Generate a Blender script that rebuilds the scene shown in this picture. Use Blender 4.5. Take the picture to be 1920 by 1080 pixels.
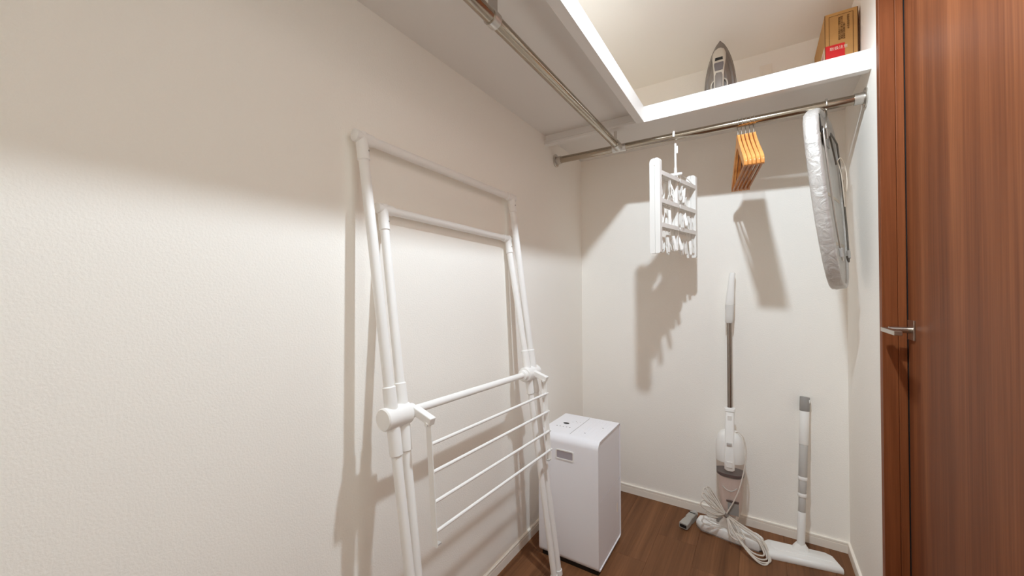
import bpy, bmesh, math, random
from mathutils import Vector, Matrix
random.seed(7)
SC = bpy.context.scene
COL = SC.collection
for o in list(bpy.data.objects): bpy.data.objects.remove(o)

# ------------------------------------------------------------------ camera
cam_d = bpy.data.cameras.new('camera'); cam = bpy.data.objects.new('camera', cam_d); COL.objects.link(cam)
cam_d.sensor_width = 36; cam_d.lens = 720.6788*36/1920; cam_d.clip_start = .02
YAW, PIT, ROL = .5702, .0079, -.0052
_f = Vector((-math.sin(YAW)*math.cos(PIT), math.cos(YAW)*math.cos(PIT), math.sin(PIT)))
_r0 = Vector((math.cos(YAW), math.sin(YAW), 0)); _u0 = _r0.cross(_f)
_r = math.cos(ROL)*_r0 + math.sin(ROL)*_u0; _u = -math.sin(ROL)*_r0 + math.cos(ROL)*_u0
M = Matrix.Identity(4)
for i in range(3):
    M[i][0] = _r[i]; M[i][1] = _u[i]; M[i][2] = -_f[i]
M[2][3] = 1.05
cam.matrix_world = M
SC.camera = cam

# ------------------------------------------------------------------ light
XL, YB, XR = -.829, 2.016, .298           # inner faces of the left, back and right wall
YF, ZC = -.62, 2.09                       # wall behind the camera, ceiling
ZB, ZT, ZU = 1.727, 1.7906, 1.7704        # shelf: underside of the lip, top, underside of the board
XS, YS = -.382, 1.587                     # front edges of the shelf's two wings
world = bpy.data.worlds.new('world'); SC.world = world; world.use_nodes = True
world.node_tree.nodes['Background'].inputs[0].default_value = (1, .9, .8, 1)
world.node_tree.nodes['Background'].inputs[1].default_value = .02
LX, LY = -.085, .83                      # recessed ceiling downlight, cut off just below the horizontal
LAMP_COL = (.765, .88, .975)
ld = bpy.data.lights.new('downlight_lamp', 'SPOT'); ld.spot_size = math.radians(168); ld.spot_blend = .35; ld.shadow_soft_size = .024
ld.energy = 66; ld.color = LAMP_COL
lamp = bpy.data.objects.new('downlight_lamp', ld); COL.objects.link(lamp); lamp.location = (LX, LY, ZC-.014)
SC.view_settings.view_transform = 'Standard'; SC.view_settings.look = 'None'
SC.view_settings.exposure = 0; SC.view_settings.gamma = 1; SC.view_settings.use_curve_mapping = False

try:                                       # white room: let the light bounce as often as it really does
    SC.cycles.max_bounces = 32; SC.cycles.diffuse_bounces = 24
except AttributeError: pass

# ------------------------------------------------------------------ materials
def lin(c):
    return tuple(((x/255+.055)/1.055)**2.4 if x > 10 else x/255/12.92 for x in c)
def mat(name, srgb, rough=.5, metal=0, bump=0, bscale=200, trans=0, alpha=1, var=0, vscale=8, ior=None, bdist=.001):
    m = bpy.data.materials.new(name); m.use_nodes = True
    nt = m.node_tree; b = nt.nodes['Principled BSDF']
    c = lin(srgb)
    b.inputs['Base Color'].default_value = (*c, 1); b.inputs['Roughness'].default_value = rough
    b.inputs['Metallic'].default_value = metal; b.inputs['Transmission Weight'].default_value = trans
    b.inputs['Alpha'].default_value = alpha
    if ior: b.inputs['IOR'].default_value = ior
    tc = nt.nodes.new('ShaderNodeTexCoord')
    if bump:
        n = nt.nodes.new('ShaderNodeTexNoise'); n.inputs['Scale'].default_value = bscale; n.inputs['Detail'].default_value = 3
        nt.links.new(tc.outputs['Object'], n.inputs['Vector'])
        bp = nt.nodes.new('ShaderNodeBump'); bp.inputs['Strength'].default_value = bump; bp.inputs['Distance'].default_value = bdist
        nt.links.new(n.outputs['Fac'], bp.inputs['Height']); nt.links.new(bp.outputs['Normal'], b.inputs['Normal'])
    if var:
        n = nt.nodes.new('ShaderNodeTexNoise'); n.inputs['Scale'].default_value = vscale; n.inputs['Detail'].default_value = 4
        nt.links.new(tc.outputs['Object'], n.inputs['Vector'])
        r = nt.nodes.new('ShaderNodeValToRGB')
        r.color_ramp.elements[0].position = .3; r.color_ramp.elements[1].position = .7
        r.color_ramp.elements[0].color = (*[x*(1-var) for x in c], 1); r.color_ramp.elements[1].color = (*[min(1, x*(1+var)) for x in c], 1)
        nt.links.new(n.outputs['Fac'], r.inputs['Fac']); nt.links.new(r.outputs['Color'], b.inputs['Base Color'])
    return m
def wood(name, stops, scale, rough=.4, axis=2, fine=.25, rnd=0, bump=.15, spec=.5):
    """grain stretched along one axis: broad bands, narrow streaks and pores"""
    m = bpy.data.materials.new(name); m.use_nodes = True
    nt = m.node_tree; b = nt.nodes['Principled BSDF']; b.inputs['Roughness'].default_value = rough
    b.inputs['Specular IOR Level'].default_value = spec
    tc = nt.nodes.new('ShaderNodeTexCoord')
    def noise(s, long, detail, dist=0):
        mp = nt.nodes.new('ShaderNodeMapping'); sc = [s, s, s]; sc[axis] = long
        mp.inputs['Scale'].default_value = sc
        nt.links.new(tc.outputs['Object'], mp.inputs['Vector'])
        if rnd:
            oi = nt.nodes.new('ShaderNodeObjectInfo'); mu = nt.nodes.new('ShaderNodeMath'); mu.operation = 'MULTIPLY'; mu.inputs[1].default_value = 37
            nt.links.new(oi.outputs['Random'], mu.inputs[0])
            cb = nt.nodes.new('ShaderNodeCombineXYZ'); nt.links.new(mu.outputs[0], cb.inputs[0]); nt.links.new(mu.outputs[0], cb.inputs[1])
            nt.links.new(cb.outputs[0], mp.inputs['Location'])
        n = nt.nodes.new('ShaderNodeTexNoise'); n.inputs['Scale'].default_value = 1; n.inputs['Detail'].default_value = detail
        n.inputs['Distortion'].default_value = dist
        nt.links.new(mp.outputs[0], n.inputs['Vector']); return n.outputs['Fac']
    a = noise(scale, scale*.025, 5, .4); f = noise(scale*9, scale*.22, 3)
    mx = nt.nodes.new('ShaderNodeMix'); mx.data_type = 'FLOAT'; mx.inputs[0].default_value = fine
    nt.links.new(a, mx.inputs[2]); nt.links.new(f, mx.inputs[3])
    r = nt.nodes.new('ShaderNodeValToRGB'); cr = r.color_ramp
    cr.elements[0].position = stops[0][0]; cr.elements[0].color = (*lin(stops[0][1]), 1)
    cr.elements[1].position = stops[-1][0]; cr.elements[1].color = (*lin(stops[-1][1]), 1)
    for p, c in stops[1:-1]:
        e = cr.elements.new(p); e.color = (*lin(c), 1)
    nt.links.new(mx.outputs[0], r.inputs['Fac']); nt.links.new(r.outputs['Color'], b.inputs['Base Color'])
    bp = nt.nodes.new('ShaderNodeBump'); bp.inputs['Strength'].default_value = bump; bp.inputs['Distance'].default_value = .0004
    nt.links.new(f, bp.inputs['Height']); nt.links.new(bp.outputs['Normal'], b.inputs['Normal'])
    return m
WALL = mat('wallpaper', (247, 243, 236), .85, bump=.45, bscale=240, bdist=.0014)
CEIL = mat('ceiling_paper', (247, 243, 236), .9, bump=.2, bscale=260)
TRIM = mat('trim_white', (244, 237, 226), .5)
SHELF = mat('shelf_white', (230, 227, 223), .45)
DOORW = wood('door_veneer', [(.28, (88, 46, 26)), (.42, (112, 62, 36)), (.53, (124, 71, 42)), (.68, (146, 88, 54))], 19, rough=.5, spec=.18, fine=.36)
FRAMEW = wood('frame_veneer', [(.3, (96, 50, 26)), (.45, (124, 68, 37)), (.6, (140, 80, 46)), (.75, (152, 90, 53))], 30, rough=.5, spec=.18)
FLOORW = wood('floor_wood', [(.28, (84, 54, 34)), (.42, (108, 71, 45)), (.55, (124, 83, 54)), (.72, (144, 100, 67))], 22, rough=.5, axis=1, rnd=1, spec=.2)
DARK = mat('dark_gap', (22, 15, 12), .8)
CHROME = mat('chrome_tube', (176, 165, 150), .16, 1)
STEEL = mat('bright_steel', (208, 204, 198), .3, 1)
NICKEL = mat('satin_nickel', (190, 180, 168), .32, 1)
WHITE = mat('white_plastic', (238, 236, 232), .4)
RACKW = mat('white_enamel', (243, 241, 238), .4)
COOLW = mat('cool_white_plastic', (240, 239, 243), .42)
GREYP = mat('grey_plastic', (150, 146, 142), .5)
NOZ = mat('nozzle_grey', (172, 168, 160), .5)
WANDM = mat('wand_tube', (150, 141, 133), .12, 1)
COLLAR = mat('collar_grey', (216, 213, 208), .45)
LGREY = mat('light_grey_plastic', (190, 186, 181), .5)
BLACK = mat('black_plastic', (24, 22, 21), .45)
RECESS_SHADE = mat('recess_shade_grey', (168, 160, 166), .6)
HANGW = wood('hanger_wood', [(.3, (206, 132, 62)), (.5, (228, 160, 88)), (.7, (240, 184, 116))], 60, rough=.3)
BARW = wood('hanger_bar_wood', [(.3, (150, 92, 48)), (.5, (176, 116, 66)), (.7, (196, 138, 84))], 60, rough=.45)
def silver():
    m = mat('silver_cloth', (206, 202, 197), .45, .35)
    nt = m.node_tree; b = nt.nodes['Principled BSDF']; tc = nt.nodes.new('ShaderNodeTexCoord')
    n = nt.nodes.new('ShaderNodeTexNoise'); n.inputs['Scale'].default_value = 26; n.inputs['Detail'].default_value = 4; n.inputs['Distortion'].default_value = 1.2
    nt.links.new(tc.outputs['Object'], n.inputs['Vector'])
    bp = nt.nodes.new('ShaderNodeBump'); bp.inputs['Strength'].default_value = .55; bp.inputs['Distance'].default_value = .010
    nt.links.new(n.outputs['Fac'], bp.inputs['Height']); nt.links.new(bp.outputs['Normal'], b.inputs['Normal'])
    return m
SILVER = silver()
MESHM = mat('board_mesh_grey', (206, 194, 178), .6, .1)
WIRE = mat('dark_wire', (112, 105, 97), .35, .8)
CORD = mat('cord_grey', (212, 203, 192), .55)
TIE = mat('tie_grey', (120, 110, 102), .6)
CUP = mat('smoky_cup', (248, 241, 237), .12, trans=.88, ior=1.05)
CUPIN = mat('cup_filter', (226, 208, 199), .6)
CUPDARK = mat('cup_band', (96, 80, 76), .4)
PEG = mat('peg_plastic', (240, 238, 234), .35)
CARD = mat('cardboard', (196, 148, 88), .8, var=.05, vscale=30)
CARDLINE = mat('print_and_edge_shade', (92, 58, 24), .8)  # dark print, also the shadow painted along the carton's right edge
RED = mat('red_print', (216, 28, 30), .6)
PINKP = mat('pink_print', (212, 170, 160), .7)
PALE = mat('pale_print', (236, 222, 204), .7)
IRONG = mat('iron_grey', (140, 132, 126), .35, .25)
IROND = mat('iron_dark', (92, 84, 78), .35, .3)
IRONC = mat('iron_cream', (208, 200, 188), .35)
IRONW = mat('iron_window', (120, 114, 116), .15)
LAMP = bpy.data.materials.new('lamp_glow'); LAMP.use_nodes = True
_b = LAMP.node_tree.nodes['Principled BSDF']; _b.inputs['Base Color'].default_value = (.9, .9, .9, 1)
_b.inputs['Emission Color'].default_value = (*LAMP_COL, 1); _b.inputs['Emission Strength'].default_value = 6

# ------------------------------------------------------------------ helpers
ORG = {}
def V(*a): return Vector(a)
def newbm(): return bmesh.new()
def obj(name, bm, m, parent=None, smooth=False, label=None, bevel=0, seg=2):
    """link a bmesh written in world coordinates as ONE mesh object, below parent if given"""
    org = ORG.get(parent, V(0, 0, 0)) if parent else V(0, 0, 0)
    if bevel:
        bmesh.ops.remove_doubles(bm, verts=bm.verts, dist=1e-6)
        es = [e for e in bm.edges if len(e.link_faces) == 2 and e.calc_face_angle(0) > .6]
        bmesh.ops.bevel(bm, geom=es, offset=bevel, segments=seg, affect='EDGES', profile=.5)
    bmesh.ops.translate(bm, vec=-org, verts=bm.verts)
    bmesh.ops.recalc_face_normals(bm, faces=bm.faces)
    me = bpy.data.meshes.new(name); bm.to_mesh(me); bm.free()
    me.materials.append(m)
    if smooth:
        me.polygons.foreach_set('use_smooth', [True]*len(me.polygons))
        me.set_sharp_from_angle(angle=math.radians(40))
    o = bpy.data.objects.new(name, me); COL.objects.link(o)
    if parent: o.parent = parent
    ORG[o] = org
    if label: o['label'] = label
    return o
def struct(name, bm, m, parent=None, **k):
    o = obj(name, bm, m, parent, **k)
    if not parent: o['kind'] = 'structure'
    return o
def thing(name, label, cat, loc, group=None):
    o = bpy.data.objects.new(name, None); COL.objects.link(o); o.location = loc; o.empty_display_size = .05
    o['label'] = label; o['category'] = cat
    if group: o['group'] = group
    ORG[o] = V(*loc); return o
def tag(o, label, cat, group=None):
    o['label'] = label; o['category'] = cat
    if group: o['group'] = group
    return o
def box(bm, a, b):
    x0, y0, z0 = a; x1, y1, z1 = b
    v = [bm.verts.new(p) for p in [(x0,y0,z0),(x1,y0,z0),(x1,y1,z0),(x0,y1,z0),(x0,y0,z1),(x1,y0,z1),(x1,y1,z1),(x0,y1,z1)]]
    for f in [(0,3,2,1),(4,5,6,7),(0,1,5,4),(1,2,6,5),(2,3,7,6),(3,0,4,7)]: bm.faces.new([v[i] for i in f])
    return bm
def obox(bm, c, ax, ay, az, s):
    """box of size s about c with axes ax, ay, az"""
    c = Vector(c); ax = Vector(ax).normalized(); ay = Vector(ay).normalized(); az = Vector(az).normalized()
    h = [q/2 for q in s]
    v = [bm.verts.new(c + ax*h[0]*i + ay*h[1]*j + az*h[2]*k) for k in (-1, 1) for i, j in ((-1,-1),(1,-1),(1,1),(-1,1))]
    for f in [(0,3,2,1),(4,5,6,7),(0,1,5,4),(1,2,6,5),(2,3,7,6),(3,0,4,7)]: bm.faces.new([v[i] for i in f])
    return bm
def frame_of(d):
    d = d.normalized(); up = V(0, 0, 1) if abs(d.z) < .95 else V(1, 0, 0)
    a = d.cross(up).normalized(); return a, d.cross(a).normalized()
def tube(bm, pts, r, n=12, closed=False, caps=True, rx=None):
    """round tube along a polyline; r may be a list; parallel-transported rings"""
    pts = [Vector(p) for p in pts]; m = len(pts)
    rs = r if isinstance(r, (list, tuple)) else [r]*m
    tang = []
    for i in range(m):
        if closed: t = pts[(i+1) % m] - pts[i-1]
        elif i == 0: t = pts[1]-pts[0]
        elif i == m-1: t = pts[-1]-pts[-2]
        else: t = (pts[i+1]-pts[i]).normalized() + (pts[i]-pts[i-1]).normalized()
        tang.append(t.normalized())
    a, b = frame_of(tang[0]); rings = []
    for i in range(m):
        if i:
            q = tang[i-1].rotation_difference(tang[i]); a = q @ a
            a = (a - tang[i]*a.dot(tang[i])).normalized(); b = tang[i].cross(a)
        rings.append([bm.verts.new(pts[i] + (a*math.cos(2*math.pi*k/n) + b*math.sin(2*math.pi*k/n))*rs[i]) for k in range(n)])
    for i in range(m if closed else m-1):
        p, q = rings[i], rings[(i+1) % m]
        for k in range(n): bm.faces.new([p[k], p[(k+1) % n], q[(k+1) % n], q[k]])
    if caps and not closed:
        bm.faces.new(rings[0][::-1]); bm.faces.new(rings[-1])
    return bm
def smoothline(pts, sub=6, closed=False):
    """Catmull-Rom through the points"""
    P = [Vector(p) for p in pts]; n = len(P); out = []
    for i in range(n if closed else n-1):
        g = lambda k: P[k % n] if closed else P[max(0, min(n-1, k))]
        p0, p1, p2, p3 = g(i-1), g(i), g(i+1), g(i+2)
        for s in range(sub):
            t = s/sub
            out.append(.5*((2*p1) + (p2-p0)*t + (2*p0-5*p1+4*p2-p3)*t*t + (3*p1-p0-3*p2+p3)*t**3))
    if not closed: out.append(P[-1])
    return out
def prism(bm, outline, o, ex, ey, ez, t):
    """2-D outline in axes ex, ey at o, thickness t along ez"""
    o = Vector(o); ex = Vector(ex); ey = Vector(ey); ez = Vector(ez)
    A = [bm.verts.new(o + ex*a + ey*b) for a, b in outline]; B = [bm.verts.new(o + ex*a + ey*b + ez*t) for a, b in outline]
    n = len(A); bm.faces.new(A[::-1]); bm.faces.new(B)
    for i in range(n): bm.faces.new([A[i], A[(i+1) % n], B[(i+1) % n], B[i]])
    return bm
def ringprism(bm, outer, inner, o, ex, ey, ez, t):
    o = Vector(o); ex = Vector(ex); ey = Vector(ey); ez = Vector(ez); n = len(outer)
    L = [[bm.verts.new(o + ex*a + ey*b + ez*h) for a, b in q] for q in (outer, inner) for h in (0, t)]
    for i in range(n):
        j = (i+1) % n
        bm.faces.new([L[0][i], L[0][j], L[1][j], L[1][i]]); bm.faces.new([L[2][i], L[3][i], L[3][j], L[2][j]])
        bm.faces.new([L[1][i], L[1][j], L[3][j], L[3][i]]); bm.faces.new([L[0][i], L[2][i], L[2][j], L[0][j]])
    return bm
def rrect(x0, y0, x1, y1, r, n=6):
    rs = r if isinstance(r, (list, tuple)) else [r]*4; out = []
    for (cx, cy, a0), q in zip([(x1, y1, 0), (x0, y1, 90), (x0, y0, 180), (x1, y0, 270)], rs):
        sx = -1 if cx == x1 else 1; sy = -1 if cy == y1 else 1
        for k in range(n+1):
            a = math.radians(a0+90*k/n); out.append((cx+sx*q+q*math.cos(a), cy+sy*q+q*math.sin(a)))
    return out
def loft(bm, secs, caps=True):
    """secs: lists of equal length of points"""
    R = [[bm.verts.new(p) for p in s] for s in secs]; n = len(R[0])
    for a, b in zip(R, R[1:]):
        for k in range(n): bm.faces.new([a[k], a[(k+1) % n], b[(k+1) % n], b[k]])
    if caps: bm.faces.new(R[0][::-1]); bm.faces.new(R[-1])
    return bm
def copy_tree(o, parent=None):
    c = o.copy(); COL.objects.link(c)
    if parent: c.parent = parent
    ORG[c] = ORG.get(o)
    for ch in list(o.children): copy_tree(ch, c)
    return c
X, Y, Z = V(1,0,0), V(0,1,0), V(0,0,1)

# ================================================================== STRUCTURE
T = .10
YJ, XD, YH = 1.462, .3412, .70            # far door jamb, door face, near jamb
struct('wall_left', box(newbm(), (XL-T, YF-T, 0), (XL, YB+T, ZC)), WALL)
struct('wall_back', box(newbm(), (XL, YB, 0), (XR+T, YB+T, ZC)), WALL)
struct('wall_front', box(newbm(), (XL, YF-T, 0), (XR+T, YF, ZC)), WALL)
bm = newbm(); box(bm, (XR, YJ+.022, 0), (XR+T, YB, ZC)); box(bm, (XR, YF, 0), (XR+T, YH-.022, ZC)); box(bm, (XR, YH-.022, 2.022), (XR+T, YJ+.022, ZC))
struct('wall_right', bm, WALL)
struct('ceiling', box(newbm(), (XL-T, YF-T, ZC), (XR+T, YB+T, ZC+.1)), CEIL)
fl = struct('floor', box(newbm(), (XL-T, YF-T, -.1), (XR+T, YB+T, -.006)), DARK)
w, i = .1515, 0
x = XL
while x < XR+.04:
    y = YF - .35*((i*7) % 5)/5 - .3
    while y < YB:
        a, b = max(y, YF), min(y+.91, YB)
        if b-a > .02: obj('floor_board', box(newbm(), (x+.0002, a+.0002, -.006), (min(x+w, XR+.06)-.0002, b-.0002, 0)), FLOORW, fl, bevel=.0004, seg=1)
        y += .91
    x += w; i += 1
def base(name, p, q, nrm):
    """two-step skirting with a bead, from p to q on the floor; nrm points into the room"""
    p = Vector(p); q = Vector(q); d = (q-p); prof = [(0,0),(.008,0),(.008,.0305),(.0064,.0318),(.0064,.0336),(.0086,.0346),(.0086,.0415),(.006,.0433),(0,.0433)]
    bm = newbm(); prism(bm, prof, p, Vector(nrm), Z, d.normalized(), d.length)
    return struct(name, bm, TRIM)
base('baseboard_left', (XL, YF, 0), (XL, YB, 0), X)
base('baseboard_back', (XL+.008, YB, 0), (XR-.008, YB, 0), -Y)
base('baseboard_right', (XR, YJ+.028, 0), (XR, YB, 0), -X)
base('baseboard_front', (XL+.008, YF, 0), (XR-.008, YF, 0), Y)
base('baseboard_right', (XR, YF, 0), (XR, YH-.028, 0), -X)

# --- door in its deep frame (right wall)
door = thing('door_1', 'dark reddish-brown wood veneer door with satin lever handle on the right wall', 'door', (XD, (YJ+YH)/2, 0))
door['kind'] = 'structure'
obj('door_leaf', box(newbm(), (XD, YH+.003, .006), (XD+.036, YJ-.004, 1.996)), DOORW, door, bevel=.001)
fr = obj('door_frame', box(box(box(newbm(), (.290, YJ, 0), (XD-.019, YJ+.028, 2.0)), (.290, YH-.028, 0), (XD-.019, YH, 2.0)), (.290, YH-.028, 2.0), (XD-.019, YJ+.028, 2.028)), FRAMEW, door, bevel=.0012)
obj('door_stop', box(box(box(newbm(), (XD-.0185, YJ-.0012, 0), (XD-.0015, YJ+.028, 2.0)), (XD-.0185, YH-.028, 0), (XD-.0015, YH+.0012, 2.0)), (XD-.0185, YH-.028, 1.9988), (XD-.0015, YJ+.028, 2.028)), FRAMEW, door, bevel=.0012)
obj('door_frame_core', box(box(box(newbm(), (XD-.001, YJ, 0), (XR+T, YJ+.0215, 2.0)), (XD-.001, YH-.0215, 0), (XR+T, YH, 2.0)), (XD-.001, YH-.02, 2.0), (XR+T, YJ+.02, 2.0215)), DARK, door)
HY, HZ = 1.424, .941
hd = obj('door_handle', box(newbm(), (XD-.004, HY-.024, HZ-.026), (XD, HY+.024, HZ+.026)), NICKEL, door, bevel=.0008, label='satin metal square rose and lever')
bm = newbm(); tube(bm, [(XD-.003, HY, HZ), (XD-.046, HY, HZ)], .0082, 20); obj('handle_neck', bm, NICKEL, hd, True)
bm = newbm(); box(bm, (XD-.060, HY-.112, HZ-.006), (XD-.044, HY+.011, HZ+.005)); obj('handle_lever', bm, NICKEL, hd, bevel=.001)

# --- L-shaped shelf: thin boards with a deep lip along the front
sh = thing('closet_shelf', 'white L-shaped shelf with a deep front lip high on left and back walls', 'shelf', (XL, YB, ZU))
obj('shelf_board', box(newbm(), (XL, YS+.026, ZU), (XR, YB, ZT-.0002)), SHELF, sh)
obj('shelf_board', box(newbm(), (XL, YF, ZU), (XS-.03, YS, ZT-.0002)), SHELF, sh)
obj('shelf_lip', box(newbm(), (XL, YS, ZB), (XR, YS+.026, ZT)), SHELF, sh, bevel=.001)
obj('shelf_lip', box(newbm(), (XS-.03, YF, ZB), (XS, YS, ZT)), SHELF, sh, bevel=.001)
bm = newbm(); box(bm, (XL, YS-.007, ZB+.012), (XS-.03, YS, ZB+.020)); box(bm, (XL, YS-.010, ZB), (XS-.03, YS, ZB+.010)); obj('support_batten', bm, SHELF, sh)

# --- clothes rails
RY, RZ, RX = 1.683, 1.679, -.512
RR = .0155
rail = thing('clothes_rail', 'long chrome clothes rail spanning the back wall under the shelf', 'rail', (XL, RY, RZ))
obj('rail_tube', tube(newbm(), [(XL+.004, RY+.012, RZ+.006), (XR-.004, RY-.024, RZ-.010)], RR, 28), CHROME, rail, True)
RA, RB = V(XL+.004, RY+.012, RZ+.006), V(XR-.004, RY-.024, RZ-.010)
def rp(x):                                 # point on the back rail's axis at x
    return RA + (RB-RA)*((x-RA.x)/(RB.x-RA.x))
for xx, s in ((XL, 1), (XR, -1)):
    c = rp(xx)
    fo = obj('end_flange', tube(newbm(), [(xx, c.y, c.z), (xx+s*.004, c.y, c.z), (xx+s*.006, c.y, c.z)], [.031, .031, .028], 28), STEEL, rail, True)
    obj('flange_collar', tube(newbm(), [(xx+s*.005, c.y, c.z), (xx+s*.03, c.y, c.z)], .0185, 24), STEEL, fo, True)
    for k in range(3):
        a = k*2.094+.5; p = V(xx+s*.005, c.y+.024*math.cos(a), c.z+.024*math.sin(a)); obj('screw', tube(newbm(), [p, p+V(s*.0025, 0, 0)], .0035, 8), NICKEL, fo, True)
rail2 = thing('clothes_rail', 'chrome clothes rail running front to back under the left shelf wing', 'rail', (RX, .5, RZ))
c = rp(RX)
obj('rail_tube', tube(newbm(), [(RX, YF, RZ), (RX, c.y-.028, RZ)], RR, 28), CHROME, rail2, True)
tj = obj('rail_joint', tube(newbm(), [(RX, c.y-.045, RZ), (RX, c.y-.018, RZ)], .0188, 24), STEEL, rail2, True, label='bright steel tee socket onto the back rail')
bm = newbm(); n = 10
prof = [(.0185*math.cos(math.radians(-200+220*k/n)), .0185*math.sin(math.radians(-200+220*k/n))) for k in range(n+1)]
prof2 = [(.0162*math.cos(math.radians(-200+220*k/n)), .0162*math.sin(math.radians(-200+220*k/n))) for k in range(n, -1, -1)]
prism(bm, prof+prof2, (RX-.030, c.y, c.z), Y, Z, X, .060)
obj('saddle', bm, STEEL, tj, True)
for by in (.722, 1.628, -.2):
    yb = by
    br = obj('rail_bracket', box(newbm(), (RX-.001, yb-.018, RZ+.012), (RX+.001, yb+.018, ZU)), STEEL, rail2)
    obj('bracket_foot', box(newbm(), (RX-.014, yb-.018, ZU-.0015), (RX+.014, yb+.018, ZU)), STEEL, br)
    obj('bracket_ring', tube(newbm(), [(RX, yb-.012, RZ), (RX, yb+.012, RZ)], .0185, 24), STEEL, br, True)

# ================================================================== CLOTHES DRYING RACK (leans on the left wall)
rk = thing('folding_drying_rack', 'tall white folding clothes drying rack leaning on the left wall', 'drying rack', (-.65, .95, 0))
PZ = .757
def ax_(z): return -.720 + .122*(PZ-z)      # outer frame plane
def bx_(z): return -.7235 + (.181 if z > PZ else .126)*(PZ-z)     # inner frame plane
def yA(z, s): return (.5815 + .0335*(1.42-z)) if s < 0 else (1.243 + .033*(1.42-z))
def yB(z, s): return (.654 - .030*(1.26-z) if z > PZ else .639 + .004*(PZ-z)) if s < 0 else (1.238 - .010*(1.26-z) if z > PZ else 1.233 + .030*(PZ-z))
def frame(xf, yf, ztop, r, rz, zend, tag_):
    for s in (-1, 1):
        top = ztop if s < 0 else ztop-.012
        P = lambda z: V(xf(z), yf(z, s), z)
        obj('upper_tube', tube(newbm(), [P(top-.005), P(PZ)], r, 20), RACKW, rk, True)
        obj('lower_tube', tube(newbm(), [P(PZ), P(zend)], r*.95, 20), RACKW, rk, True)
        sk = obj('corner_socket', tube(newbm(), [P(top+.010), P(top-.055), P(top-.057)], [r+.0026, r+.0022, r], 20), RACKW, rk, True)
        sp = P(top-.032); fx = V(1, 0, .1).normalized() if s > 0 else V(.8, .5, 0).normalized()
        obj('screw_hole', tube(newbm(), [sp+fx*(r+.001), sp+fx*(r+.0032)], .0022, 10), GREYP, sk, True)
        obj('hinge_socket', tube(newbm(), [P(PZ+.072), P(PZ+.070), P(PZ)], [r+.0005, r+.0030, r+.0034], 20), RACKW, rk, True)
        obj('hinge_socket', tube(newbm(), [P(PZ), P(PZ-.085), P(PZ-.087)], [r+.0034, r+.0028, r], 20), RACKW, rk, True)
        obj('foot_cap', tube(newbm(), [P(zend+.022), P(zend+.021), P(zend+.004), P(zend)], [r*.95, r+.0016, r+.0016, r-.002], 20), RACKW, rk, True)
    L = V(xf(ztop), yf(ztop, -1), ztop); R_ = V(xf(ztop-.012), yf(ztop-.012, 1), ztop-.012)
    obj('top_bar', tube(newbm(), [L, R_], r, 20), RACKW, rk, True)
    d = (R_-L).normalized()
    for p, s in ((L, -1), (R_, 1)):
        obj('corner_joint', tube(newbm(), [p+d*s*(r+.010), p+d*s*(r+.007), p-d*s*.03, p-d*s*.032], [r-.002, r+.0026, r+.0024, r], 20), RACKW, rk, True)
frame(ax_, yA, 1.421, .0122, 0, .002, 'outer')
frame(bx_, yB, 1.263, .0112, 0, .002, 'inner')
for s in (-1, 1):
    pz = PZ if s < 0 else PZ-.014
    ya, yb = (.578, .652) if s < 0 else (1.292, 1.206)
    k = 1 if s < 0 else -1
    hb = obj('hinge_hub', tube(newbm(), [(-.722, ya, pz), (-.722, ya+k*.003, pz), (-.722, yb-k*.002, pz), (-.722, yb, pz)], [.0235, .0262, .0262, .024], 32), RACKW, rk, True)
    obj('hub_collar', tube(newbm(), [(-.722, yb, pz), (-.722, yb+k*.016, pz), (-.722, yb+k*.018, pz)], [.019, .018, .012], 24), RACKW, hb, True)
    yo = .662 if s < 0 else 1.244
    yi = yo
    d = V(.060, 0, -.020).normalized(); c = V(-.697, yi, pz+.002)
    ar = obj('swing_arm', obox(newbm(), c+d*.020, d, Y, d.cross(Y), (.062, .019, .019)), RACKW, rk, bevel=.002)
    q = c+d*.040 - V(0, 0, .009)
    obj('arm_pin', tube(newbm(), [q-Y*.012, q+Y*.012], .0048, 14), RACKW, ar, True)
P0, P1 = V(-.722, .664, PZ), V(-.722, 1.20, PZ-.013)
obj('cross_bar', tube(newbm(), [P0, P1], .0102, 20), RACKW, rk, True)
# hanging rail frame with four thin rods
def rodp(z, s): return V(-.660 + (.715-z)*.072, .662 if s < 0 else 1.246, z - (0 if s < 0 else .014))
for s in (-1, 1):
    A, B = rodp(.738, s), rodp(.452, s); d = (B-A).normalized(); e = Y.cross(d).normalized()
    sb = obj('side_bar', obox(newbm(), (A+B)/2, e, Y, d, (.017, .0025, (B-A).length)), RACKW, rk, bevel=.0006)
    obox(bm := newbm(), (A+B)/2 + e*.0078 - Y*s*.004, e, Y, d, (.0016, .010, (B-A).length)); obj('side_bar_flange', bm, RACKW, sb)
    obj('end_clip', obox(newbm(), B-d*.004-Y*s*.008, e, Y, d, (.012, .014, .004)), LGREY, sb, bevel=.0006)
for z in (.689, .624, .555, .488):
    a, b = rodp(z, -1), rodp(z, 1)
    obj('thin_rod', tube(newbm(), [a+Y*.001-V(0,0,.0)+V(.004,0,0), b+Y*.012+V(.004,0,0)], .0042, 12), RACKW, rk, True)

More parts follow.
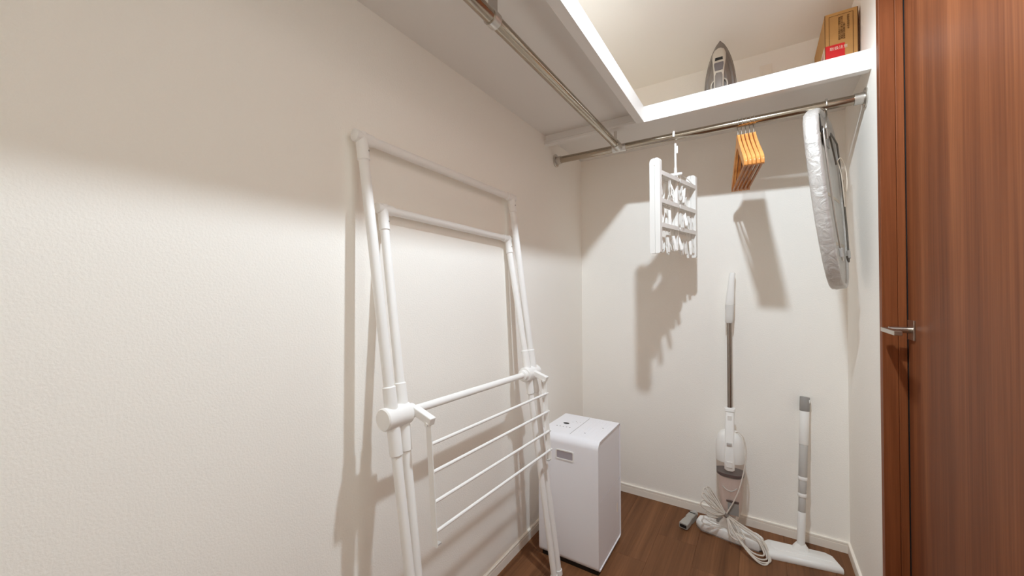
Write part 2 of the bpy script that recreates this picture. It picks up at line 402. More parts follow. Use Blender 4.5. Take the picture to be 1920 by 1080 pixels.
# ================================================================== DEHUMIDIFIER
hx0, hx1, hy0, hy1, hz0, hz1 = -.748, -.500, 1.358, 1.628, .011, .489
dh = thing('dehumidifier', 'white box-shaped dehumidifier on the floor behind the drying rack', 'dehumidifier', ((hx0+hx1)/2, (hy0+hy1)/2, 0))
out = rrect(hy0, hz0, hy1, hz1, [.012, .030, .022, .012], 8); inn = rrect(hy0+.005, hz0+.005, hy1-.005, hz1-.005, [.008, .026, .018, .008], 8)
obj('shell', ringprism(newbm(), out, inn, (hx0, 0, 0), Y, Z, X, hx1-hx0), COOLW, dh, True)
mid = .262
bm = newbm(); prism(bm, rrect(hy0+.005, mid, hy1-.005, hz1-.005, [.008, .026, .001, .001], 6), (hx0+.004, 0, 0), Y, Z, X, hx1-hx0-.007); obj('side_panel', bm, COOLW, dh, True)
bm = newbm(); prism(bm, rrect(hy0+.005, hz0+.005, hy1-.005, mid-.0015, [.001, .001, .018, .008], 6), (hx0+.004, 0, 0), Y, Z, X, hx1-hx0-.007)
wt = obj('water_tank', bm, COOLW, dh, True)
obj('level_window', box(newbm(), (hx1-.0035, hy1-.045, .13), (hx1-.002, hy1-.041, .165)), PALE, wt)
obj('base_plinth', box(newbm(), (hx0+.012, hy0+.008, 0), (hx1-.005, hy1-.012, hz0+.003)), BLACK, dh)
gx0, gx1, gz0, gz1 = -.672, -.596, .398, .436
gr = obj('front_grip', ringprism(newbm(), rrect(gx0, gz0, gx1, gz1, .007), rrect(gx0+.0045, gz0+.0045, gx1-.0045, gz1-.0045, .004), (0, hy0-.002, 0), X, Z, Y, .004), WHITE, dh, True)
bm = newbm(); prism(bm, rrect(gx0+.004, gz0+.004, gx1-.004, gz1-.004, .004), (0, hy0-.0006, 0), X, Z, Y, .002); obj('grip_recess_shade', bm, RECESS_SHADE, gr)  # flat plate, its darker grey paints in the shade of a hollow
obj('top_seam', box(newbm(), (-.628, hy0+.035, hz1-.0005), (-.6265, hy1-.022, hz1+.0004)), GREYP, dh)
bm = newbm()
for k in range(6): box(bm, (-.612+k*.016, hy0+.055, hz1-.0005), (-.6105+k*.016, hy1-.035, hz1+.0006))
obj('louvre_slat', bm, COOLW, dh)
bm = newbm(); e = [(.013*math.cos(2*math.pi*k/20), .0085*math.sin(2*math.pi*k/20)) for k in range(20)]
prism(bm, e, (-.690, 1.497, hz1-.001), X, Y, Z, .0018); obj('display_window', bm, BLACK, dh, label='small black oval display')
for k in range(5):
    q = V(-.712+k*.014, 1.453+.001*k, hz1-.001); obj('touch_key', tube(newbm(), [q, q+Z*.0016], .0024, 10), GREYP, dh, True)
for k in range(4):
    q = V(-.672+k*.010, 1.525+.012*(k % 2), hz1-.001); obj('touch_key', tube(newbm(), [q, q+Z*.0016], .0018, 10), LGREY, dh, True)
q = V(-.538, 1.520, hz1-.001); obj('touch_key', tube(newbm(), [q, q+Z*.0018], .0026, 10), GREYP, dh, True)
q = V(-.580, 1.430, hz1-.001); obj('touch_key', tube(newbm(), [q, q+Z*.0018], .0024, 10), GREYP, dh, True)

# ================================================================== PEG HANGER on the back rail
hk = rp(-.2836)
ph = thing('peg_drying_hanger', 'white folded plastic peg hanger with clothes pegs hanging from the back rail', 'peg hanger', tuple(hk))
D = V(.2465, .969, 0); N = V(.969, -.2465, 0)        # along the frame, across it
CN = V(hk.x, hk.y-.001, 0)
def pd(a, b, z): return CN + D*a + N*b + Z*z
zt0, zb0 = 1.549, 1.190
def stadium(hw, z0, z1, r, n=8):
    return rrect(-hw, z0, hw, z1, r, n)
for a, hw, z0, z1, t in ((-.165, .0205, zb0, zt0, .016), (.165, .0205, zb0, zt0, .016), (.0, .013, zb0+.02, 1.503, .010)):
    for s in (-1, 1):
        # two folded halves side by side
        up = obj('upright', prism(newbm(), rrect(min(s*.0006, s*hw), z0, max(s*.0006, s*hw), z1, [hw*.7 if s > 0 else .002, hw*.7 if s < 0 else .002, hw*.3 if s < 0 else .002, hw*.3 if s > 0 else .002], 6), CN + D*(a-t/2), N, Z, D, t), PEG, ph, True)
    if a:
        qq = pd(a - t/2*(1 if a < 0 else 1), 0, z1-.022)
        obj('hinge_pin', tube(newbm(), [qq-D*.0012, qq+D*.0005], .006, 14), PEG, ph, True)
peg = None
for lv, zz in enumerate((1.497, 1.392, 1.300)):
    for a0, a1 in ((-.157, -.005), (.005, .157)):
        bm = newbm(); c = pd((a0+a1)/2, 0, zz); obox(bm, c, D, N, Z, (a1-a0, .039, .007))
        for k in range(7):
            obox(bm, pd(a0+(a1-a0)*(k+.5)/7, 0, zz-.0045), D, N, Z, (.0035, .039, .004))
        for s in (-1, 1): obox(bm, pd((a0+a1)/2, s*.0198, zz-.003), D, N, Z, (a1-a0, .002, .016))
        obj('cross_slat', bm, PEG, ph)
# pegs: two jaws, a spring and a short link; a copy for every peg
def pegmesh():
    bm = newbm()
    for s in (-1, 1):
        prism(bm, [(s*.0015, .0), (s*.0042, .004), (s*.0062, .030), (s*.0030, .062), (s*.0012, .062), (s*.0010, .036), (s*.0035, .026), (s*.0018, .006)], V(0, -.0050, -.066), X, Z, Y, .0100)
    obj_ = obj('peg', bm, PEG, ph)
    return obj_
k = 0
for zz in (1.497, 1.392, 1.300):
    for a0, a1 in ((-.150, -.012), (.012, .150)):
        for i in range(9):
            a = a0 + (a1-a0)*(i+.5)/9; b = random.uniform(-.014, .014)
            if peg is None: peg = pegmesh(); me = peg.data; q = peg
            else:
                q = peg.copy(); COL.objects.link(q)
            drop = .012 + random.uniform(0, .02) + (.012 if zz < 1.35 else 0)
            p = pd(a, b, zz-drop)
            # the mesh was shifted by -origin when it was linked: undo that here
            q.rotation_euler = (random.uniform(-.18, .18), random.uniform(-.25, .25), random.uniform(0, 3.1))
            q.location = p - hk
            k += 1
bmv = peg.data
bmv.transform(Matrix.Translation(hk))
lk = newbm()
for zz in (1.497, 1.392, 1.300):
    for i in range(12):
        a = -.15 + .3*(i+.5)/12; p = pd(a, 0, zz-.004); tube(lk, [p, p-Z*.018], .0012, 6)
obj('peg_link', lk, PEG, ph, True)['kind'] = 'stuff'
# hook, hub and cords
bm = newbm(); pts = []
r = .0195
for kk in range(11):
    a = math.radians(200 - 22*kk); pts.append(hk + V(0, 1, 0)*(r*math.cos(a)) + Z*(r*math.sin(a)))
pts = [hk + V(.0, -.0185, -.012)] and pts
pts = [pts[-1]] and pts
tail = [hk + V(.001, r*.75, -.035), hk + V(.002, .006, -.075), hk + V(.003, .001, -.112), hk + V(.003, 0, -.135)]
obj('hook', tube(newbm(), smoothline(pts + tail, 3), .0045, 10), PEG, ph, True)
obj('hook_clip', obox(newbm(), hk + V(.010, .002, -.055), X, Y, Z, (.006, .009, .030)), PEG, ph, bevel=.0015)
sw = obj('swivel', tube(newbm(), [hk + V(.003, 0, -.128), hk + V(.003, 0, -.150)], .006, 12), PEG, ph, True)
hubc = hk + V(.003, 0, -.156)
hb = obj('hub', obox(newbm(), hubc, X, Y, Z, (.052, .016, .011)), PEG, ph, bevel=.003)
for a, b, z, sx in ((-.15, .012, 1.302, -.01), (-.15, -.014, 1.497, -.022), (.15, .012, 1.497, .022), (.15, -.012, 1.392, .018), (-.02, .012, 1.497, .006)):
    e = pd(a, b*1.6, z); s0 = hubc + V(sx, 0, -.005); m_ = (s0+e)/2 + Z*.004
    obj('cord', tube(newbm(), [s0, m_, e], .0013, 6), PEG, ph, True)

# ================================================================== FIVE WOODEN HANGERS
TH = math.radians(8)
def hanger():
    base_ = rp(-.0577)
    t = thing('coat_hanger', 'x', 'hanger', (0, 0, 0), 'wooden hangers on the back rail')
    # local frame: y along the hanger, x its thickness, z = 0 at the rail's axis
    H = .0043
    def arm(s):
        up = [(0, -.045), (s*.012, -.047), (s*.022, -.060), (s*.045, -.082), (s*.090, -.118), (s*.140, -.155), (s*.176, -.182), (s*.188, -.196)]
        lo = [(s*.188, -.212), (s*.180, -.214), (s*.168, -.206), (s*.130, -.180), (s*.085, -.148), (s*.045, -.116), (s*.020, -.098), (0, -.094)]
        return up + lo
    for s in (-1, 1):
        bm = newbm(); secs = []
        ol = arm(s); n = len(ol)
        A = [bm.verts.new((-H*(1+.25*min(1, abs(p[0])/.18)), p[0], p[1])) for p in ol]; B = [bm.verts.new((H*(1+.25*min(1, abs(p[0])/.18)), p[0], p[1])) for p in ol]
        bm.faces.new(A); bm.faces.new(B[::-1])
        for i in range(n): bm.faces.new([A[i], A[(i+1) % n], B[(i+1) % n], B[i]])
        obj('shoulder', bm, HANGW, t, True, bevel=.0016)
    bm = newbm(); box(bm, (-.0030, -.184, -.2125), (.0030, .184, -.2035)); obj('trouser_bar', bm, BARW, t, bevel=.001)
    pts = []
    for kk in range(13):
        a = math.radians(215-24*kk); pts.append(V(0, .0172*math.cos(a), .0172*math.sin(a)))
    pts = pts[:10] + [V(0, .011, -.018), V(0, .001, -.028), V(0, 0, -.052)]
    obj('hook', tube(newbm(), smoothline(pts, 3), .0015, 8), STEEL, t, True)
    return t
hs = hanger()
xs_ = [-.0595, -.0475, -.0350, -.0222, -.0095]
hl = ['wooden hanger at the left end of the five-hanger row on the back rail', 'wooden hanger second from the left in the five-hanger row', 'wooden hanger in the middle of the five-hanger row on the back rail',
      'wooden hanger second from the right in the five-hanger row', 'wooden hanger at the right end of the five-hanger row, nearest the ironing board']
dth = [.4, .3, 0, -.2, -.6]
for i, x in enumerate(xs_):
    h_ = hs if i == 0 else copy_tree(hs)
    h_.location = rp(x) + V(0, 0, .0003); h_.rotation_euler = (0, 0, TH + math.radians(dth[i])); h_['label'] = hl[i]

# ================================================================== IRONING BOARD hanging by its hook
PHI = math.radians(16.4)
ID = V(math.sin(PHI), math.cos(PHI), 0)
IZ = V(-.085, 0, 1).normalized()
INr = IZ.cross(ID)
if INr.x < 0: INr = -INr                               # underside normal, towards the camera's right
IC = V(.2185, 1.655, 1.40)
IC = V(.2185, 1.68, 1.40)
def ib(a, z, n=0): return IC + ID*a + IZ*(z-1.40) + INr*n
ir = thing('tabletop_ironing_board', 'small silver-covered ironing board hanging from the right end of back rail', 'ironing board', tuple(rp(.197)))
half = [(.0, 1.652), (.045, 1.651), (.085, 1.645), (.118, 1.627), (.138, 1.597), (.147, 1.555), (.149, 1.50), (.146, 1.40), (.140, 1.33), (.128, 1.26), (.110, 1.195), (.088, 1.135), (.062, 1.088), (.035, 1.063), (.012, 1.054)]
ol = half + [(-a, z) for a, z in half[::-1][0:]]
ol = [ol[0]] + [p for p, q in zip(ol[1:], ol[:-1]) if (abs(p[0]-q[0])+abs(p[1]-q[1])) > .004]
cz = 1.37
def off(s):      # scaled outline
    out_ = []
    n = len(ol)
    for i in range(n):
        p = Vector((*ol[i-1], 0)); q = Vector((*ol[(i+1) % n], 0)); tdir = (q-p).normalized(); nn = Vector((tdir.y, -tdir.x, 0))
        c = Vector((*ol[i], 0)); 
        if nn.dot(c-Vector((0, cz, 0))) < 0: nn = -nn
        out_.append((c.x+nn.x*s, c.y+nn.y*s))
    return out_
bm = newbm(); secs = []
for s, n_ in ((-.030, -.0405), (-.012, -.0420), (-.004, -.0405), (.001, -.036), (.003, -.028), (.002, -.018), (.0028, -.008), (.0010, -.002), (-.003, .001), (-.009, .0015), (-.013, -.001), (-.014, -.006)):
    o_ = off(s); secs.append([ib(a + random.uniform(-.0009, .0009), z + random.uniform(-.0012, .0012), n_) for a, z in o_])
loft(bm, secs)
obj('padded_cover', bm, SILVER, ir, True, label='crinkled silver cloth cover')
pan = obj('underside_pan', prism(newbm(), off(-.014), ib(0, 0, -.012) - IZ*0, ID, IZ, INr, .003), MESHM, ir)
# mesh ribs, folded legs and their hinge plate
bm = newbm()
for z in (1.56, 1.36, 1.20): obox(bm, ib(0, z, -.008), ID, IZ, INr, (.20 if z > 1.3 else .16, .010, .006))
obj('cross_rib', bm, MESHM, pan)
for s in (-1, 1):
    pts = [ib(s*.02, 1.585, .004), ib(s*.095, 1.572, .006), ib(s*.112, 1.55, .006), ib(s*.108, 1.40, .006), ib(s*.092, 1.26, .006), ib(s*.060, 1.155, .006), ib(s*.045, 1.145, .006), ib(s*.03, 1.16, .006)]
    lg = obj('folding_leg', tube(newbm(), smoothline(pts, 5), .0028, 10), STEEL if s < 0 else WIRE, ir, True)
    q = pts[5]; obj('leg_tip', tube(newbm(), [pts[4]+(pts[5]-pts[4])*.75, pts[5]], .0056, 10), LGREY, lg, True)
hp = obj('hinge_plate', obox(newbm(), ib(-.045, 1.555, .000), ID, IZ, INr, (.075, .060, .004)), GREYP, ir, bevel=.001)
obj('hinge_plate', obox(newbm(), ib(.02, 1.525, .006), (ID*.55-IZ*.83), (ID*.83+IZ*.55), INr, (.105, .010, .005)), WIRE, ir, bevel=.001)
obj('hinge_slot', obox(newbm(), ib(-.115, 1.585, .0005), ID, IZ, INr, (.016, .060, .003)), BLACK, ir, bevel=.001)
bm = newbm(); q = rp(.197); pts = []
for kk in range(9):
    a = math.radians(200-26*kk); pts.append(q + Y*(.0188*math.cos(a)) + Z*(.0188*math.sin(a)))
pts = pts[:9] + [q + V(.002, .006, -.030), ib(-.055, 1.60, .006), ib(-.06, 1.545, .005)]
obj('hook', tube(newbm(), smoothline(pts, 4), .0028, 10), STEEL, ir, True)
pts = [ib(.075, 1.50, .006), ib(.105, 1.515, .012), ib(.15, 1.485, .016), ib(.155, 1.43, .014), ib(.135, 1.40, .010), ib(.125, 1.44, .010)]
obj('draw_cord', tube(newbm(), smoothline(pts, 6), .0016, 8), PALE, ir, True)
obj('draw_cord', tube(newbm(), smoothline([ib(.075, 1.50, .006), ib(.085, 1.46, .010), ib(.09, 1.41, .010), ib(.098, 1.34, .008)], 6), .0016, 8), PALE, ir, True)

# ================================================================== STICK VACUUM
def sv(z, b=0, dx=0):            # axis of the leaning vacuum; b moves towards the room
    t = (z-.05)/(1.126-.05)
    return V(-.108 + dx - .004*t + (.008*max(0, (z-.9))/.22), 1.895 + .084*t - b, z)
vc = thing('stick_vacuum', 'white corded stick vacuum leaning on back wall with coiled grey cord', 'vacuum cleaner', (-.108, 1.9, 0))
def oval(c, w, d, n=20, sq=1):
    out_ = []
    for k in range(n):
        a = 2*math.pi*k/n; ca, sa = math.cos(a), math.sin(a)
        out_.append(c + X*(w*math.copysign(abs(ca)**sq, ca)) - Y*(d*math.copysign(abs(sa)**sq, sa)))
    return out_
# head
hy = [(-.238, 1.892), (-.228, 1.930), (-.205, 1.950), (-.02, 1.925), (.012, 1.903), (.018, 1.876), (.004, 1.858), (-.215, 1.874), (-.234, 1.880)]
hy = [(-.242, 1.885), (-.236, 1.920), (-.212, 1.934), (-.010, 1.905), (.010, 1.885), (.012, 1.850), (-.006, 1.828), (-.100, 1.838), (-.222, 1.862)]
bm = newbm(); loft(bm, [[V(x, y, z) if s == 1 else V(-.113+(x+.113)*s, 1.883+(y-1.883)*s, z) for x, y in hy] for s, z in ((.97, .004), (1, .008), (1, .022), (.985, .031), (.95, .036))])
obj('floor_head', bm, WHITE, vc, True)
bm = newbm(); loft(bm, [[V(-.113+(x+.113)*.985, 1.883+(y-1.883)*.97, z) for x, y in hy] for z in (0, .0085)]); obj('brush_strip', bm, GREYP, vc)
bm = newbm(); loft(bm, [oval(V(-.112, 1.893, z), w, d, 16, .6) for z, w, d in ((.030, .045, .018), (.045, .040, .022), (.062, .026, .020), (.09, .024, .019))]); obj('head_neck', bm, WHITE, vc, True)
obj('release_catch', box(newbm(), (-.165, 1.905, .030), (-.140, 1.925, .055)), GREYP, vc, bevel=.002)
# body: smoky cup below, white housing above
bm = newbm(); loft(bm, [oval(sv(z, .012), w, d, 24, .8) for z, w, d in ((.085, .030, .030), (.12, .041, .037), (.17, .047, .041), (.23, .051, .043), (.275, .053, .044), (.318, .0535, .0445))]); obj('dust_cup', bm, CUP, vc, True, label='smoky translucent dust cup')
bm = newbm(); loft(bm, [oval(sv(z, .012), w, d, 20, .8) for z, w, d in ((.095, .022, .022), (.13, .033, .029), (.18, .039, .033), (.255, .043, .036))]); fi = obj('cup_filter', bm, CUPIN, vc, True)
bm = newbm(); loft(bm, [oval(sv(z, .012), w, d, 24, .8) for z, w, d in ((.262, .0525, .0450), (.273, .0530, .0455))]); obj('cup_band', bm, CUPDARK, vc, True)
obj('cup_label', obox(newbm(), sv(.135, .012+.039, .012), X, Y, Z, (.040, .004, .050)), GREYP, vc, bevel=.001)
obj('label_header', obox(newbm(), sv(.166, .012+.0425, .010), X, Y, Z, (.046, .005, .008)), CUPDARK, vc, bevel=.001)
tube(bm := newbm(), smoothline([sv(.222, .055, -.026), sv(.212, .058, -.014), sv(.208, .059, 0), sv(.212, .058, .014), sv(.222, .055, .026)], 4), .0022, 8); obj('cup_ridge', bm, LGREY, vc, True)
bm = newbm(); loft(bm, [oval(sv(z, .012), w, d, 24, .8) for z, w, d in ((.318, .0540, .0450), (.322, .0550, .0460), (.36, .0550, .0460), (.395, .0530, .0440), (.42, .0460, .0400), (.436, .034, .032), (.443, .016, .016))]); obj('motor_housing', bm, WHITE, vc, True)
# neck strip in front of the housing
bm = newbm(); loft(bm, [oval(sv(z, b), w, d, 20, .45) for z, b, w, d in ((.290, .056, .012, .006), (.296, .056, .019, .008), (.33, .056, .019, .010), (.42, .040, .018, .016), (.50, .012, .0175, .0165), (.520, .006, .0175, .0165), (.524, .006, .0205, .019), (.534, .004, .0205, .019), (.537, .004, .015, .014))])
nk = obj('neck', bm, WHITE, vc, True)
obj('button', obox(newbm(), sv(.317, .0665), X, Y, Z, (.022, .003, .026)), WHITE, nk, bevel=.002)
obj('switch', obox(newbm(), sv(.398, .061), X, Y, Z, (.020, .006, .012)), LGREY, nk, bevel=.002)
obj('button', obox(newbm(), sv(.497, .031), X, Y, Z, (.016, .004, .026)), WHITE, nk, bevel=.002)
obj('wand', tube(newbm(), [sv(.53, .002), sv(.91, .0)], .0098, 24), WANDM, vc, True)
bm = newbm(); loft(bm, [oval(sv(z, .0, dx), w, d, 20, .5) for z, w, d, dx in ((.903, .012, .012, 0), (.908, .0155, .014, 0), (.935, .0165, .015, 0), (.982, .0180, .016, 0), (.984, .0182, .016, 0))])
obj('grip_collar', bm, COLLAR, vc, True)
bm = newbm(); loft(bm, [oval(sv(z, 0, dx), w, d, 20, .5) for z, w, d, dx in ((.984, .0165, .015, -.0), (.987, .0180, .016, 0), (1.02, .0165, .0165, .001), (1.07, .0135, .016, .003), (1.11, .0125, .015, .005), (1.124, .0115, .013, .006), (1.127, .007, .008, .006))])
obj('handle_grip', bm, WHITE, vc, True)
# flex from the housing down to the tied bundle
TI = V(-.1235, 1.842, .107)
fl_ = [sv(.437, .02, .018), sv(.445, .035, .034), sv(.425, .040, .052), sv(.37, .045, .060), sv(.29, .056, .050), sv(.2, .064, .026), TI]
obj('power_cord', tube(newbm(), smoothline(fl_, 6), .0026, 10), CORD, vc, True)
loops = [
 [(-.167,1.816,.145),(-.201,1.790,.172),(-.208,1.780,.150),(-.160,1.800,.118)],
 [(-.163,1.838,.150),(-.202,1.822,.185),(-.205,1.792,.182),(-.166,1.806,.140)],
 [(-.158,1.850,.152),(-.196,1.852,.192),(-.204,1.826,.190),(-.164,1.820,.146)],
 [(-.150,1.856,.150),(-.184,1.862,.194),(-.196,1.846,.196),(-.158,1.834,.150)],
 [(-.146,1.858,.142),(-.176,1.868,.178),(-.189,1.862,.196),(-.154,1.842,.148)],
 [(-.160,1.812,.118),(-.190,1.800,.128),(-.186,1.790,.112),(-.156,1.806,.106)]]
lows = [
 [(-.113,1.822,.078),(-.104,1.800,.052),(-.080,1.790,.045),(-.070,1.808,.048),(-.094,1.835,.084)],
 [(-.102,1.818,.076),(-.064,1.786,.040),(-.018,1.766,.014),(.014,1.780,.009),(.017,1.806,.012),(-.006,1.832,.044),(-.072,1.846,.078)],
 [(-.098,1.812,.074),(-.056,1.776,.034),(-.010,1.757,.009),(.024,1.776,.004),(.029,1.808,.008),(.004,1.842,.048),(-.066,1.850,.080)],
 [(-.105,1.820,.078),(-.078,1.796,.050),(-.032,1.774,.026),(.003,1.786,.016),(.008,1.808,.020),(-.016,1.832,.050),(-.070,1.842,.074)],
 [(-.110,1.824,.082),(-.088,1.798,.054),(-.062,1.800,.050),(-.056,1.816,.052),(-.084,1.838,.082)],
 [(-.096,1.812,.070),(-.050,1.770,.030),(-.006,1.750,.006),(.020,1.765,.003),(.024,1.806,.016),(.001,1.836,.052),(-.058,1.846,.076)]]
for up, lo in zip(loops, lows):
    j = V(random.uniform(-.003, .003), random.uniform(-.003, .003), random.uniform(-.003, .003))
    pts = [TI+j] + [Vector(p) for p in up] + [TI-j] + [Vector(p) for p in lo]
    obj('cord_loop', tube(newbm(), smoothline(pts, 7, True), .0029, 8, closed=True), CORD, vc, True)
obj('cord_tie', tube(newbm(), [TI+V(-.005, .001, .004), TI+V(.006, -.001, -.005)], .0088, 12), TIE, vc, True, label='dark tie around the cord bundle')
q = V(-.075, 1.800, .055); obj('plug', obox(newbm(), q, (1, -.3, -.4), (0, 1, 0), (.4, 0, 1), (.026, .012, .016)), CORD, vc, bevel=.003)

# --- loose grey crevice nozzle on the floor
nz = thing('vacuum_nozzle', 'short grey vacuum nozzle lying on the floor left of the vacuum head', 'nozzle', (-.275, 1.89, 0))
a, b = V(-.287, 1.828, .0155), V(-.256, 1.958, .017); d = (b-a).normalized(); e = d.cross(Z).normalized(); u = e.cross(d)
def rect(c, w, h):
    w, h = w*.78, h*.85
    return [c + e*w*i + u*h*j for i, j in ((-1,-.8),(-.8,-1),(.8,-1),(1,-.8),(1,.8),(.8,1),(-.8,1),(-1,.8))]
bm = newbm(); loft(bm, [rect(a+d*t, w, h) for t, w, h in ((0, .022, .013), (.004, .023, .0135), (.035, .022, .015), (.062, .0175, .0165), (.066, .0190, .0172))]); obj('nozzle_mouth', bm, NOZ, nz, True)
bm = newbm(); loft(bm, [rect(a+d*t, w, h) for t, w, h in ((.066, .0200, .0175), (.07, .0205, .018), (.115, .0195, .018), (.118, .019, .0175))]); obj('nozzle_sleeve', bm, NOZ, nz, True)
bm = newbm(); loft(bm, [rect(a+d*t, w, h) for t, w, h in ((-.0012, .0185, .0075), (.001, .0185, .0075))]); obj('slot', bm, BLACK, nz)
obj('sleeve_slot', obox(newbm(), a+d*.102+u*.0155, d, e, u, (.006, .028, .0012)), BLACK, nz)
bm = newbm(); tube(bm, [a+d*.117, a+d*.135], .0135, 20); obj('nozzle_tail', bm, LGREY, nz, True)

# ================================================================== FLAT MOP
mp = thing('flat_floor_mop', 'white flat floor mop with grey banded pole leaning in the back right corner', 'mop', (.14, 1.9, 0))
mo = [(.012, 1.905), (.030, 1.921), (.225, 1.948), (.244, 1.930), (.258, 1.850), (.026, 1.818), (.008, 1.840)]
mo = [(.004, 1.885), (.022, 1.912), (.210, 1.938), (.232, 1.926), (.256, 1.852), (.020, 1.806), (.006, 1.836)]
cx, cy = .132, 1.872
bm = newbm(); loft(bm, [[V(cx+(x-cx)*s, cy+(y-cy)*s2, z) for x, y in mo] for s, s2, z in ((.985, .96, 0), (1, 1, .004), (1, 1, .012), (.985, .90, .020), (.95, .80, .0235))]); obj('mop_head', bm, WHITE, mp, True)
bm = newbm(); loft(bm, [[V(cx+(x-cx)*s, cy+.010+(y-cy)*s2, z) for x, y in mo] for s, s2, z in ((.80, .50, .0232), (.78, .46, .0255))]); obj('head_ridge', bm, WHITE, mp, True)
def mpz(z): t = (z-.03)/(.609-.03); return V(.132+.026*t, 1.900+.096*t, z)
obj('pivot_joint', loft(newbm(), [oval(mpz(z), w, d, 16, .6) for z, w, d in ((.018, .030, .018), (.03, .026, .017), (.045, .015, .013))]), WHITE, mp, True)
for z0, z1, r_, m_, nm in ((.030, .162, .0135, WHITE, 'pole_socket'), (.160, .222, .0122, LGREY, 'pole_section'), (.218, .232, .0150, WHITE, 'pole_band'), (.230, .285, .0138, LGREY, 'pole_section'), (.281, .295, .0160, WHITE, 'pole_band'), (.293, .420, .0148, LGREY, 'pole_section'), (.418, .550, .0162, WHITE, 'pole_grip'), (.549, .606, .0172, GREYP, 'end_cap')):
    obj(nm, tube(newbm(), [mpz(z0), mpz(z0+.002), mpz(z1-.002), mpz(z1)], [r_-.001, r_, r_, r_-.001], 20), m_, mp, True)
obj('hang_hole', obox(newbm(), mpz(.590)+V(.0135, -.008, 0), X, Y, Z, (.006, .006, .014)), WHITE, mp, bevel=.002)

# ================================================================== ON THE SHELF
# iron standing on its heel
ic = V(-.125, 1.738, ZT)
IS = 1.10
im = thing('steam_iron', 'grey steam iron standing on its heel on the white shelf', 'iron', tuple(ic))
def sole(w, z0, z1, n=14):
    right = []
    for k in range(n+1):
        t = k/n; z = z0+(z1-z0)*t
        right.append((w*(1-.10*(1-t)**2)*(max(0, 1-t**2.3))**.75, z))
    return right + [(-a, z) for a, z in right[::-1] if a > 1e-6]
lean = V(0, .06, 1).normalized()
bk = lean.cross(X).normalized()
if bk.y > 0: bk = -bk           # bk points towards the room
def ip(a, b, z): return ic + V(0, .045, 0) + X*(a*IS) + lean*(z*IS) + bk*(b*.86)
def isec(w, z0, z1, b): return [ip(a, b, z) for a, z in sole(w, z0, z1)]
obj('soleplate', loft(newbm(), [isec(.0580, .004, .262, 0), isec(.0585, .003, .263, .004)]), IROND, im, True)
obj('iron_skirt', loft(newbm(), [isec(.0565, .003, .258, .004), isec(.0560, .003, .256, .014), isec(.050, .003, .244, .022)]), IRONG, im, True)
obj('iron_rim', loft(newbm(), [isec(.0570, .0035, .259, .0045), isec(.0570, .0035, .259, .008)]), IRONC, im, True)
obj('iron_body', loft(newbm(), [isec(.044, .003, .224, .020), isec(.041, .003, .205, .036), isec(.030, .003, .175, .050)]), IRONG, im, True)
def strip(pts, w):   # loft of rounded cross sections: (z, b, half width, half depth)
    return [[ip(h*math.copysign(abs(math.cos(q))**.6, math.cos(q)), b+dd*math.copysign(abs(math.sin(q))**.6, math.sin(q)), z) for q in [2*math.pi*k/16 for k in range(16)]] for z, b, h, dd in pts]
hnd = obj('iron_handle', loft(newbm(), strip([(.218, .034, .006, .006), (.206, .044, .016, .011), (.188, .054, .0215, .012), (.165, .062, .0220, .012), (.128, .070, .0185, .011), (.100, .074, .0165, .011), (.03, .076, .0150, .011), (.004, .074, .015, .011)], 0)), IRONC, im, True)
obj('handle_pad', loft(newbm(), strip([(.104, .0845, .009, .003), (.094, .0860, .0120, .003), (.03, .0875, .0115, .003), (.006, .0855, .0110, .003)], 0)), IRONG, hnd, True)
obj('water_window', loft(newbm(), strip([(.146, .0755, .0150, .003), (.138, .0775, .0155, .003), (.114, .0830, .0125, .003)], 0)), IRONW, hnd, True)
obj('spray_slot', loft(newbm(), strip([(.166, .0725, .0125, .003), (.155, .0745, .0130, .003)], 0)), BLACK, hnd, True)
for s in (-1, 1):
    pts = [ip(s*(.012+.014*math.sin(q)), .062, .066+.022*math.cos(q)) for q in [math.pi*k/10 for k in range(11)]]
    obj('steam_dial', tube(newbm(), pts, .0028, 8), IRONC, im, True)
pts = [ip(.03, .02, .004), ip(.055, .03, .008), ip(.066, .035, .006), ip(.075, -.0, .004), ip(.06, -.05, .004)]
obj('iron_cord', tube(newbm(), smoothline(pts, 5), .0038, 10), PALE, im, True)

# cardboard box at the right end
cb = thing('cardboard_box', 'brown cardboard box with red printed corner at right end of shelf', 'box', (.246, 1.86, ZT))
x0, x1, y0, y1, z0, z1 = .203, .291, 1.720, 2.010, ZT, 2.008
obj('carton', box(newbm(), (x0, y0, z0), (x1, y1, z1)), CARD, cb, bevel=.0015)
bm = newbm(); yy = y0-.0006
box(bm, (x0+.0115, yy, z0), (x0+.0125, y0, z1-.011)); box(bm, (x1-.0135, yy, z0), (x1-.0122, y0, z1-.011)); box(bm, (x0+.0115, yy, z1-.012), (x1-.0122, y0, z1-.011))
box(bm, (x0-.0003, yy, z0), (x0+.0014, y0, z1-.002)); box(bm, (x1-.0018, yy, z0), (x1+.0003, y0, z1-.002))  # dark edge strips; the right one paints the carton's shadow against the wall
obj('border_and_edge_shade', bm, CARDLINE, cb)
obj('red_panel', box(newbm(), (x0+.0014, yy-.0003, z0), (x0+.053, y0, z0+.106)), RED, cb, label='red printed panel with white characters')
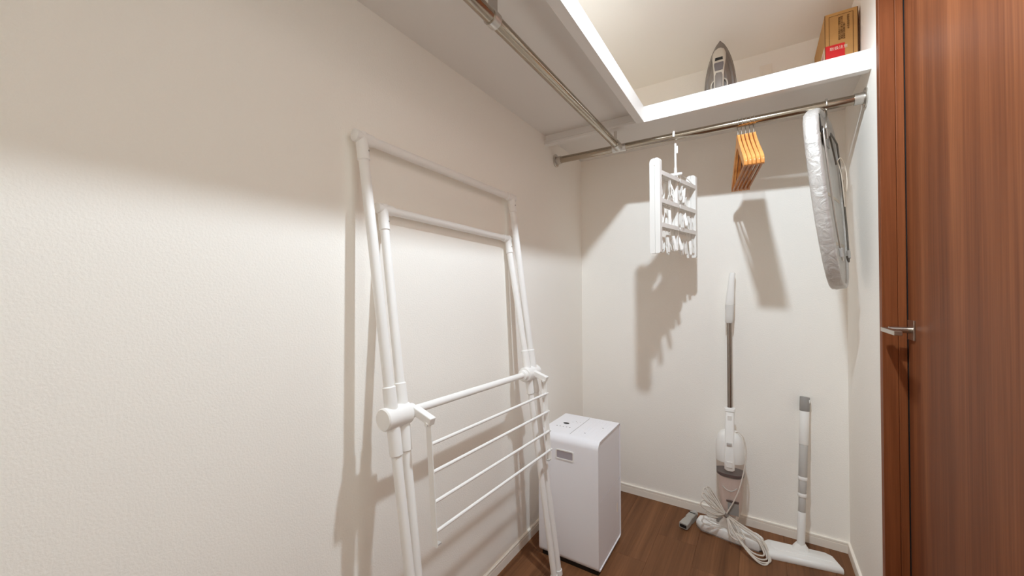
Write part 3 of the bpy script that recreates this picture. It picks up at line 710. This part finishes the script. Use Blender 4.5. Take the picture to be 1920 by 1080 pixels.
def text(body, size, loc, rot, m, parent, name):
    cu = bpy.data.curves.new(name, 'FONT'); cu.body = body; cu.size = size; cu.extrude = .0001; cu.materials.append(m)
    cu.align_x = 'LEFT'; cu.resolution_u = 3
    o = bpy.data.objects.new(name, cu); COL.objects.link(o); o.rotation_euler = rot
    o.location = Vector(loc) - ORG[parent]; o.parent = parent
    dg = bpy.context.evaluated_depsgraph_get(); me = bpy.data.meshes.new_from_object(o.evaluated_get(dg)); me.name = name
    me.materials.clear(); me.materials.append(m)
    r = bpy.data.objects.new(name, me); COL.objects.link(r); r.rotation_euler = rot; r.location = o.location; r.parent = parent
    bpy.data.objects.remove(o); bpy.data.curves.remove(cu)
    return r
FR = (math.pi/2, 0, 0)
text('取扱注意', .0122, (x0+.0125, y0-.0013, z0+.088), FR, PALE, cb, 'white_print')
RT = (math.pi/2, math.radians(90), 0)
for xx, zz, s, tx in ((x0+.0405, z1-.020, .0066, '精密機器につき取扱注意願'), (x0+.0470, z1-.018, .0066, '直射日光水濡れ厳禁注意願'), (x0+.0530, z1-.040, .0066, '上積み厳禁天地無用'), (x0+.0640, z1-.018, .0072, '取扱説明書在中')):
    text(tx, s, (xx-.004, y0-.0008, zz), RT, CARDLINE, cb, 'dark_print')
bm = newbm(); xx = x0-.0006
prism(bm, [(y0+.012, z0+.002), (y0+.275, z0+.002), (y0+.275, z0+.110), (y0+.012, z0+.110)], (xx, 0, 0), Y, Z, X, .0008); obj('side_print', bm, PALE, cb)
bm = newbm(); prism(bm, [(y0+.022, z0+.002), (y0+.268, z0+.002), (y0+.268, z0+.101), (y0+.022, z0+.101)], (xx-.0003, 0, 0), Y, Z, X, .0006); obj('side_print', bm, PINKP, cb)

# small plate on the back wall above the shelf
wp = thing('wall_plate', 'small pale plate on back wall above the shelf right of iron', 'wall plate', (.036, YB, 1.985))
obj('plate', box(newbm(), (.013, YB-.004, 1.955), (.058, YB, 2.035)), TRIM, wp, bevel=.001)
obj('plate_insert', box(newbm(), (.024, YB-.006, 1.972), (.047, YB-.004, 2.018)), TRIM, wp, bevel=.001)

# recessed downlight in the ceiling (above the frame)
dl = thing('ceiling_downlight', 'small round white ceiling downlight near the middle of the closet', 'light', (LX, LY, ZC))
bm = newbm(); o_ = [(.062*math.cos(2*math.pi*k/32), .062*math.sin(2*math.pi*k/32)) for k in range(32)]; i_ = [(a*.8, b*.8) for a, b in o_]
ringprism(bm, o_, i_, (LX, LY, ZC-.006), X, Y, Z, .006); obj('trim_ring', bm, SHELF, dl, True)
obj('diffuser', tube(newbm(), [(LX, LY, ZC-.004), (LX, LY, ZC-.001)], .0495, 32), LAMP, dl, True)
